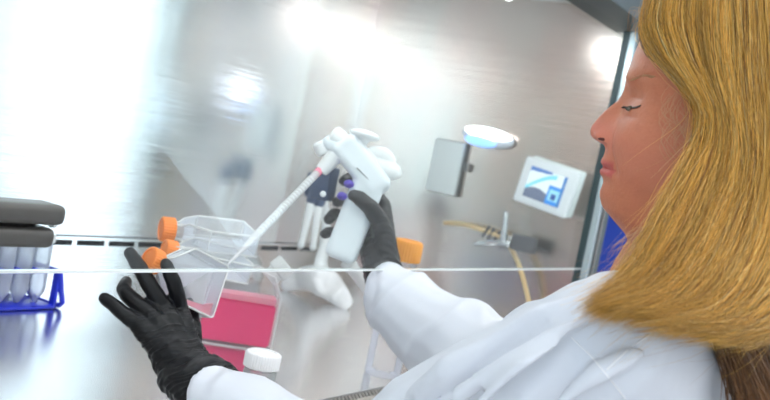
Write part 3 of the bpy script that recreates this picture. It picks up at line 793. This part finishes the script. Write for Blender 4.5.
# folds in the cloth, melted into the coat
def fold(pts, r, dd):
    coat.tube([P(x, y, d=d - dd) for x, y, d in pts], [r * .4] + [r] * (len(pts) - 2) + [r * .35])
F1 = [((585, 292, .76), (540, 310, .765), (500, 338, .78), (450, 372, .80), (415, 398, .83)),
      ((600, 312, .725), (552, 334, .73), (505, 362, .745), (455, 398, .77)),
      ((560, 345, .72), (520, 366, .725), (480, 402, .745)),
      ((640, 352, .72), (600, 372, .72), (560, 402, .73))]
for q_ in F1: fold(q_, .0085, .0)
fold(((562, 300, .80), (530, 308, .84), (505, 322, .86)), .007, .0)
A1 = (EL - SL).normalized()
def cdisp(co, no):
    out = np.zeros(len(co))
    for i, c in enumerate(co):
        v = Vector(c)
        s1 = v.dot(RIGHT) ; s2 = v.dot(UP)
        # long creases running down the sleeves
        q1 = Vector(((s1 * .75 + s2 * .66) * 4.5, (s1 * .66 - s2 * .75) * 21, v.dot(FWD) * 8))
        a_ = noise.noise(q1); 
        b_ = noise.noise(v * 9)
        out[i] = .0068 * (1 - abs(a_) * 2.4) + .004 * b_
    return out
cme = fuse(coat, .0042, 5, cdisp)
n = len(cme.vertices); cc = np.empty(n * 3); cme.vertices.foreach_get('co', cc); cc = cc.reshape(-1, 3)
co_ = link('lab_coat', cme, M['coat'], per)
bvh_c = BVHTree.FromPolygons([Vector(c) for c in cc], [tuple(p.vertices) for p in cme.polygons])
def seam(pts, r=.0005):
    out_ = []
    for i in range(len(pts) - 1):
        for k in range(8):
            t = k / 8; out_.append(onto(bvh_c, pts[i][0] * (1 - t) + pts[i + 1][0] * t, pts[i][1] * (1 - t) + pts[i + 1][1] * t, .0002))
    return MB().tube(out_, r, n=6, sub=1)
seam([(655, 330), (630, 348), (604, 372)]).build('yoke_seam', M['seam'], per)
seam([(572, 338), (590, 355), (606, 374), (628, 402)]).build('armhole_seam', M['seam'], per)

# ---- gloves
def gdisp_factory(axis_pts, amp, wr):
    a = Vector(axis_pts[0]); b = Vector(axis_pts[1]); d = (b - a); L = d.length; d.normalize()
    def f(co, no):
        out = np.zeros(len(co))
        for i, c in enumerate(co):
            v = Vector(c); t = (v - a).dot(d) / L           # 0 at the cuff, 1 at the knuckles
            w_ = max(0, 1 - abs(t - .25) / .85)
            q1 = Vector(((v - a).dot(d) * 150 + 1.6 * noise.noise(v * 28), 0, 0)) + v * 20
            out[i] = amp * w_ * max(0, 1 - 3.0 * abs(noise.noise(q1))) + .0006 * noise.noise(v * 110)
        return out
    return f
gl = MB()
D = lambda x, y, d: P(x, y, d=d)
# palm: four metacarpals and webbing
kn = dict(pinky=D(140, 325, 1.130), ring=D(150, 314, 1.140), middle=D(164, 308, 1.155), index=D(179, 309, 1.175))
cu = P(190, 376, d=1.118)
for k_, q_ in kn.items():
    gl.tube([WL.lerp(q_, .0) , WL.lerp(q_, .5), q_], [.024, .0175, .0112])
gl.tube([D(172, 350, 1.135), D(160, 330, 1.145), D(160, 318, 1.150)], [.026, .027, .022], flat=.55, ref=(kn['index'] - kn['pinky']))
gl.tube([D(208, 388, 1.105), cu, WL, D(176, 352, 1.135)], [.040, .035, .031, .030], flat=.82, ref=(kn['index'] - kn['pinky']))
gl.tube([kn['pinky'], D(124, 314, 1.13), D(112, 304, 1.135), D(104.5, 298.5, 1.14)], [.0102, .0088, .0080, .0072])
gl.tube([kn['ring'], D(134, 301, 1.145), D(124, 290, 1.155), D(126, 282, 1.175)], [.0108, .0096, .0086, .0072])
gl.tube([kn['middle'], D(152, 289, 1.150), D(139, 267, 1.150), D(130, 253, 1.155)], [.0108, .0098, .0088, .0074])
gl.tube([kn['index'], D(176, 290, 1.160), D(170, 274, 1.155), D(166, 264, 1.155)], [.0106, .0094, .0085, .0070])
gl.tube([D(186, 350, 1.16), D(190, 325, 1.20), D(184, 300, 1.225), D(172, 282, 1.235)], [.016, .0125, .0105, .0085])
g1 = fuse(gl, .0014, 3, gdisp_factory((cu, kn['middle']), .0034, 1)); link('glove', g1, M['nitrile'], per)
gl = MB()
cu2 = P(384, 272, d=1.432)
kn2 = dict(i=D(383, 205, 1.475), m=D(380, 218, 1.475), r=D(374, 231, 1.475), p=D(367, 243, 1.475))
for q_ in kn2.values(): gl.tube([WR, WR.lerp(q_, .5), q_], [.026, .018, .012])
gl.tube([cu2, WR, D(380, 255, 1.44)], [.031, .030, .029], flat=.85)
gl.tube([D(384, 258, 1.43), D(383, 232, 1.42), D(373, 211, 1.405), D(362, 200, 1.395), D(354, 195.5, 1.395)], [.020, .014, .0115, .0105, .0085])
gl.tube([kn2['i'], D(368, 185, 1.49), D(352, 178, 1.475), D(344, 181, 1.45)], [.011, .0095, .0088, .0078])
gl.tube([kn2['m'], D(362, 205, 1.495), D(346, 200, 1.48), D(337, 202, 1.452)], [.011, .0095, .0088, .0078])
gl.tube([kn2['r'], D(352, 222, 1.495), D(336, 214, 1.48), D(329, 219, 1.452)], [.011, .0095, .0088, .0078])
gl.tube([kn2['p'], D(345, 240, 1.49), D(332, 232, 1.48), D(325, 234, 1.46)], [.010, .0085, .0078, .0070])
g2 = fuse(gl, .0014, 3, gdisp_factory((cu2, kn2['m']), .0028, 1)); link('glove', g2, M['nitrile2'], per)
MB().tube([D(372, 288, 1.405), D(376, 294, 1.40)], .0065, sub=1).build('blue_wristband', M['ltblue'], per)

# ================================================================ HAIR
# guides: (x, y, depth) from root to tip; across the head from the brow side to the nape side
guides = [
 [(668, -40, .90), (652, -10, .885), (643, 20, .880), (648, 45, .868), (672, 72, .855), (697, 100, .842), (700, 135, .835), (684, 170, .825), (664, 208, .81), (648, 244, .79), (626, 280, .76), (584, 309, .735)],
 [(680, -50, .875), (668, -15, .860), (662, 20, .853), (672, 52, .845), (692, 84, .837), (708, 112, .828), (706, 145, .820), (690, 182, .81), (671, 222, .795), (652, 257, .775), (626, 290, .748), (588, 312, .725)],
 [(700, -60, .865), (692, -15, .848), (690, 25, .842), (698, 62, .835), (712, 95, .826), (720, 125, .818), (716, 160, .812), (702, 198, .80), (683, 238, .785), (661, 273, .762), (634, 299, .738), (596, 314, .72)],
 [(725, -60, .86), (720, -15, .842), (720, 30, .833), (724, 70, .826), (730, 105, .819), (734, 140, .812), (730, 178, .803), (717, 216, .792), (699, 252, .775), (676, 284, .752), (648, 303, .732), (614, 313, .716)],
 [(750, -60, .86), (750, -15, .842), (752, 35, .832), (754, 80, .825), (757, 118, .818), (758, 155, .810), (753, 193, .80), (741, 230, .788), (722, 268, .77), (698, 298, .75), (666, 315, .732), (626, 319, .718)],
 [(780, -60, .865), (784, -15, .848), (787, 35, .838), (790, 85, .831), (792, 130, .823), (790, 172, .813), (783, 212, .80), (771, 250, .785), (752, 286, .768), (728, 313, .75), (698, 325, .735), (656, 326, .722)],
 [(810, -55, .88), (820, -10, .865), (826, 45, .855), (830, 100, .848), (830, 150, .838), (826, 196, .823), (816, 238, .806), (798, 274, .79), (774, 302, .772), (748, 322, .758), (722, 331, .745), (688, 331, .735)],
 [(840, -45, .91), (855, 0, .90), (862, 60, .89), (866, 120, .88), (866, 172, .868), (862, 218, .85), (848, 258, .83), (826, 290, .81), (800, 314, .79), (774, 330, .77), (748, 337, .76), (716, 335, .75)],
]
GW = np.array([[P(x, y, d=d - .04 * max(0, (j - 6) / 5) ** 1.2)[:] for j, (x, y, d) in enumerate(g_)] for g_ in guides])      # guides x points x 3
NG, NP_, _ = GW.shape
def catmull(A, t):
    """A: (n, ...) sampled at float positions t"""
    n = len(A); t = np.clip(t, 0, n - 1.0001); i = t.astype(int); u = (t - i)
    sh_ = (len(t),) + (1,) * (A.ndim - 1); u = u.reshape(sh_)
    p0 = A[np.clip(i - 1, 0, n - 1)]; p1 = A[i]; p2 = A[np.clip(i + 1, 0, n - 1)]; p3 = A[np.clip(i + 2, 0, n - 1)]
    return .5 * ((2 * p1) + (p2 - p0) * u + (2 * p0 - 5 * p1 + 4 * p2 - p3) * u ** 2 + (3 * p1 - p0 - 3 * p2 + p3) * u ** 3)
NPS = 40
GD = np.stack([catmull(GW[i], np.linspace(0, NP_ - 1, NPS)) for i in range(NG)])   # fine guides
fwdv = np.array(FWD); rgt = np.array(RIGHT)
# solid under-layer with thickness
ng2 = 60
S = catmull(GD, np.linspace(.28, NG - 1, ng2))       # ng2 x NPS x 3
tt = np.linspace(0, 1, NPS)
inn = np.concatenate([np.full(6, .006), np.full(NPS - 6, .010)])
outer = S + fwdv * .0065; thk = np.interp(tt, [0, .3, .6, .85, 1], [.02, .025, .022, .010, .002])
inner = S + fwdv * (.0065 + thk)[None, :, None]
# keep the under-layer back from the outline
vs = [tuple(p) for p in outer.reshape(-1, 3)] + [tuple(p) for p in inner.reshape(-1, 3)]
NN = ng2 * NPS; fs = []
cutj = NPS - 3
for i in range(ng2 - 1):
    for j in range(cutj):
        a_ = i * NPS + j; fs.append((a_, a_ + 1, a_ + NPS + 1, a_ + NPS)); fs.append((NN + a_, NN + a_ + NPS, NN + a_ + NPS + 1, NN + a_ + 1))
for j in range(cutj):
    fs.append((j, NN + j, NN + j + 1, j + 1)); a_ = (ng2 - 1) * NPS + j; fs.append((a_, a_ + 1, NN + a_ + 1, NN + a_))
me = bpy.data.meshes.new('under'); me.from_pydata(vs, [], fs); me.update()
hairroot = None

def strands(n, off_rng, rad, u_rng=(0, 1), jit=.0022, tipj=.0045, lenj=.07, palette=None, clumps=90, src=GD, name='hair', wave=.0010):
    ng = len(src)
    us_ = np.random.uniform(u_rng[0], u_rng[1], n)
    cl = np.random.uniform(u_rng[0], u_rng[1], clumps)
    near = cl[np.abs(us_[:, None] - cl[None]).argmin(1)]
    t = np.linspace(0, 1, 26)
    pull = np.interp(t, [0, .35, .8, 1], [.0, .35, .72, .62])
    V = np.zeros((n, len(t), 3)); off = np.random.uniform(off_rng[0], off_rng[1], n)
    jx = np.random.randn(n, 3) * jit; tj = np.random.randn(n, 3) * tipj
    ln = 1 - np.abs(np.random.randn(n)) * lenj; ln = np.clip(ln, .45, 1.03)
    st_ = np.random.uniform(0, .04, n)
    ph = np.random.uniform(0, 6.28, (n, 2))
    for k_ in range(n):
        uu = us_[k_] * (1 - pull) + near[k_] * pull
        tk = st_[k_] + t * (ln[k_] - st_[k_])
        # sample surface at (uu(t), tk)
        a = np.clip(uu * (ng - 1), 0, ng - 1.0001); i = a.astype(int); fr = (a - i)
        b = np.clip(tk * (NPS - 1), 0, NPS - 1.0001); j = b.astype(int); fb_ = (b - j)
        im = np.clip(i - 1, 0, ng - 1); i2 = np.clip(i + 1, 0, ng - 1); i3 = np.clip(i + 2, 0, ng - 1); j2 = np.clip(j + 1, 0, NPS - 1)
        def row(ii): return src[ii, j] * (1 - fb_)[:, None] + src[ii, j2] * fb_[:, None]
        p0, p1, p2, p3 = row(im), row(i), row(i2), row(i3); u_ = fr[:, None]
        q = .5 * ((2 * p1) + (p2 - p0) * u_ + (2 * p0 - 5 * p1 + 4 * p2 - p3) * u_ ** 2 + (3 * p1 - p0 - 3 * p2 + p3) * u_ ** 3)
        q = q + fwdv * off[k_] + jx[k_] * (.4 + .6 * t)[:, None] + tj[k_] * (t ** 4)[:, None]
        q = q + rgt * (wave * np.sin(t * 17 + ph[k_, 0]))[:, None] + np.array(UP) * (wave * np.sin(t * 13 + ph[k_, 1]))[:, None]
        V[k_] = q
    return V, us_, near

def tubes_mesh(V, rad, cols):
    n, m_, _ = V.shape
    T = np.gradient(V, axis=1); T /= np.linalg.norm(T, axis=2, keepdims=True) + 1e-9
    A = np.cross(T, fwdv); A /= np.linalg.norm(A, axis=2, keepdims=True) + 1e-9
    B = np.cross(T, A)
    prof_r = np.interp(np.linspace(0, 1, m_), [0, .1, .8, 1], [.7, 1, .85, .15])[None, :, None]
    r = rad[:, None, None] * prof_r
    ring = [V + A * r * math.cos(x) + B * r * math.sin(x) for x in (0, 2.094, 4.189)]
    verts = np.stack(ring, 2).reshape(-1, 3)            # n, m, 3 ring, 3
    k0 = (np.arange(n)[:, None] * m_ + np.arange(m_ - 1)[None]).ravel() * 3
    F_ = []
    for a_ in range(3):
        b_ = (a_ + 1) % 3
        F_.append(np.stack([k0 + a_, k0 + b_, k0 + 3 + b_, k0 + 3 + a_], 1))
    F_ = np.concatenate(F_)
    me = bpy.data.meshes.new('strands')
    me.vertices.add(len(verts)); me.vertices.foreach_set('co', verts.ravel())
    me.loops.add(len(F_) * 4); me.loops.foreach_set('vertex_index', F_.ravel().astype(np.int32))
    me.polygons.add(len(F_)); me.polygons.foreach_set('loop_start', np.arange(0, len(F_) * 4, 4, dtype=np.int32))
    me.update(calc_edges=True); me.validate()
    c = np.repeat(cols, m_ * 3, axis=0); c = np.hstack([c, np.ones((len(c), 1))])
    ca = me.color_attributes.new('tint', 'FLOAT_COLOR', 'POINT'); ca.data.foreach_set('color', c.ravel())
    return me
pal = np.array([(.76, .42, .075), (.88, .55, .14), (.58, .29, .04), (.96, .72, .32), (.30, .13, .025), (.80, .46, .09)])
wts = [.28, .22, .20, .08, .10, .12]
def cols_for(n, near, dark=0.0):
    idx = np.random.choice(len(pal), n, p=wts); base_ = pal[idx]
    h_ = (np.sin(near * 5173.3) * .5 + .5)[:, None]
    c = base_ * (.55 + .6 * h_)
    return np.clip(c * (1 - dark), 0, 1)
Vs = []; Rs = []; Cs = []
V, us_, near = strands(8500, (-.004, .009), .0004, clumps=150); Vs.append(V); Rs.append(np.random.uniform(.00018, .00036, len(V))); Cs.append(cols_for(len(V), near))
V, us_, near = strands(420, (-.005, .004), .0003, u_rng=(0, .5), jit=.003, tipj=.010, lenj=.16, clumps=40); Vs.append(V); Rs.append(np.random.uniform(.00015, .00030, len(V))); Cs.append(cols_for(len(V), near))
# looser fly-away hairs
V, us_, near = strands(260, (-.008, .004), .0002, jit=.004, tipj=.018, lenj=.2, wave=.003); Vs.append(V); Rs.append(np.full(len(V), .00018)); Cs.append(cols_for(len(V), near) * 1.1)
V, us_, near = strands(70, (-.004, .004), .0002, u_rng=(0, .1), jit=.005, tipj=.012, lenj=.15, wave=.004); Vs.append(V); Rs.append(np.full(len(V), .00015)); Cs.append(cols_for(len(V), near) * 1.1)
# long nape hair hanging behind: darker under-layer, plus shade painted into its colour
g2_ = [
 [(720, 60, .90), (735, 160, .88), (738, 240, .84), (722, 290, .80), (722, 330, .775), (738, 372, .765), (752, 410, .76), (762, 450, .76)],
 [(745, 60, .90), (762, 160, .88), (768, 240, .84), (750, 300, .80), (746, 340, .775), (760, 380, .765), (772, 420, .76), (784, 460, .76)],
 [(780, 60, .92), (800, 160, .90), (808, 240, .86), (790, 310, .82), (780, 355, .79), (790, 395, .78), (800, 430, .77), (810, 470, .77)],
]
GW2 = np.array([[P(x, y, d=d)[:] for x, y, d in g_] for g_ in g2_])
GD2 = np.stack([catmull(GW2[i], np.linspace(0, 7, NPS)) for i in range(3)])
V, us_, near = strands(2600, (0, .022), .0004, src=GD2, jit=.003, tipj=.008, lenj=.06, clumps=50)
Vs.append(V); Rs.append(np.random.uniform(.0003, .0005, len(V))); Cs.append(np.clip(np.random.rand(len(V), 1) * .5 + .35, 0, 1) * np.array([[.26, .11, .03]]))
# the far side of the head, mirrored and shorter
hon = np.array(HO); hln = np.array(hl)
def mirror(A): return A - 2 * ((A - hon) @ hln)[..., None] * hln
half = np.stack([catmull(GD[i], np.linspace(0, (NPS - 1) * .46, NPS)) for i in range(NG)])
V, us_, near = strands(2600, (-.004, .009), .0004, src=half, u_rng=(.22, 1), jit=.0025, clumps=70, lenj=.05)
Vs.append(mirror(V)); Rs.append(np.random.uniform(.0003, .0005, len(V))); Cs.append(cols_for(len(V), near))
V = np.concatenate(Vs); R_ = np.concatenate(Rs); Cc = np.concatenate(Cs)
hme = tubes_mesh(V, R_, Cc)
ho = link('hair', hme, M['hair'], per)
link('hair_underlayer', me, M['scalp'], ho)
cs = MB(); cv = []; cf = []; cus = np.linspace(-.10, top_u - .001, 40)
for u in cus:
    lim = float(np.interp(u, [-.10, -.02, .03, .07, .10, .13], [-.070, -.055, -.035, .005, .020, .0]))
    a_, b_, w_ = Fr(u) - mid + .004, mid - Bk(u) + .012, Wd(u) + .006
    for k in range(72):
        t_ = 2 * math.pi * k / 72
        f1 = mid + (a_ if math.cos(t_) > 0 else b_) * math.cos(t_); cv.append(HW(min(f1, lim), w_ * math.sin(t_), u * 1.06))
for i in range(len(cus) - 1):
    for k in range(72): cf.append((i * 72 + k, i * 72 + (k + 1) % 72, (i + 1) * 72 + (k + 1) % 72, (i + 1) * 72 + k))
cf.append(tuple(reversed(range(72)))); cf.append(tuple((len(cus) - 1) * 72 + k for k in range(72)))
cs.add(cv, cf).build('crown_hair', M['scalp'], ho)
# fine loose hairs at the temple and ear
tm = MB()
for i in range(46):
    x0 = 668 + random.random() * 36; y0 = 84 + random.random() * 46
    a0 = onto(bvh_b, x0, y0, .004); c1 = CAM + ray(x0 - 6 - random.random() * 8, y0 + 14 + random.random() * 8) * (depth(a0) - .006); c2 = CAM + ray(x0 + 2 + random.random() * 8, y0 + 30 + random.random() * 14) * (depth(a0) - .010)
    tm.tube([a0, c1, c2], [.00014, .00014, .0001], n=3, sub=5, cap=False)
tm.build('loose_hair', M['brow'], ho); tm = MB()
for i in range(40):
    x0 = 645 + random.random() * 14; y0 = 8 + random.random() * 20
    d0 = .885; c1 = P(x0 - 8 - random.random() * 8, y0 - 4 + random.random() * 12, d=d0); c2 = P(x0 - 12 - random.random() * 8, y0 + 8 + random.random() * 16, d=d0)
    tm.tube([P(x0, y0, d=d0), c1, c2], [.00014, .00013, .00008], n=3, sub=5, cap=False)
tm.build('loose_hair', M['brow'], ho); tm = MB()
for i in range(40):
    x0 = 640 + random.random() * 14; y0 = 225 + random.random() * 30
    d0 = .80; c1 = P(x0 - 14 - random.random() * 10, y0 + 6 + random.random() * 10, d=d0); c2 = P(x0 - 22 - random.random() * 14, y0 + 18 + random.random() * 20, d=d0)
    tm.tube([P(x0, y0, d=d0), c1, c2], [.00016, .00014, .00008], n=3, sub=5, cap=False)
tm.build('loose_hair', M['brow'], ho)

# ================================================================ LIGHT, WORLD, CAMERA
wd = bpy.data.worlds.new('World'); sc.world = wd; wd.use_nodes = True
bg = wd.node_tree.nodes['Background']; bg.inputs[0].default_value = (.76, .87, 1, 1); bg.inputs[1].default_value = 2.9

def area(name, loc_, target, size, power, col=(1, 1, 1)):
    l = bpy.data.lights.new(name, 'AREA'); l.shape = 'RECTANGLE'; l.size, l.size_y = size; l.energy = power; l.color = col
    o = bpy.data.objects.new(name, l); C.objects.link(o); o.location = loc_
    o.rotation_euler = (Vector(target) - Vector(loc_)).to_track_quat('-Z', 'Y').to_euler(); return o

cam = bpy.data.cameras.new('camera'); cam.lens = 46.75; cam.sensor_width = 36; cam.clip_start = .01
co2 = bpy.data.objects.new('camera', cam); C.objects.link(co2); sc.camera = co2
back_ = -FWD
rm_ = Matrix((RIGHT, UP, back_)).transposed().to_4x4(); rm_.translation = CAM; co2.matrix_world = rm_
cam.dof.use_dof = True; cam.dof.focus_distance = 1.0; cam.dof.aperture_fstop = 8.0
sc.view_settings.view_transform = 'Standard'; sc.view_settings.look = 'None'; sc.view_settings.gamma = 1.0; sc.view_settings.exposure = 0.38
sc.view_settings.use_curve_mapping = False
sc.cycles.use_denoising = True
sc.cycles.transparent_max_bounces = 24; sc.cycles.max_bounces = 10; sc.cycles.sample_clamp_indirect = 4
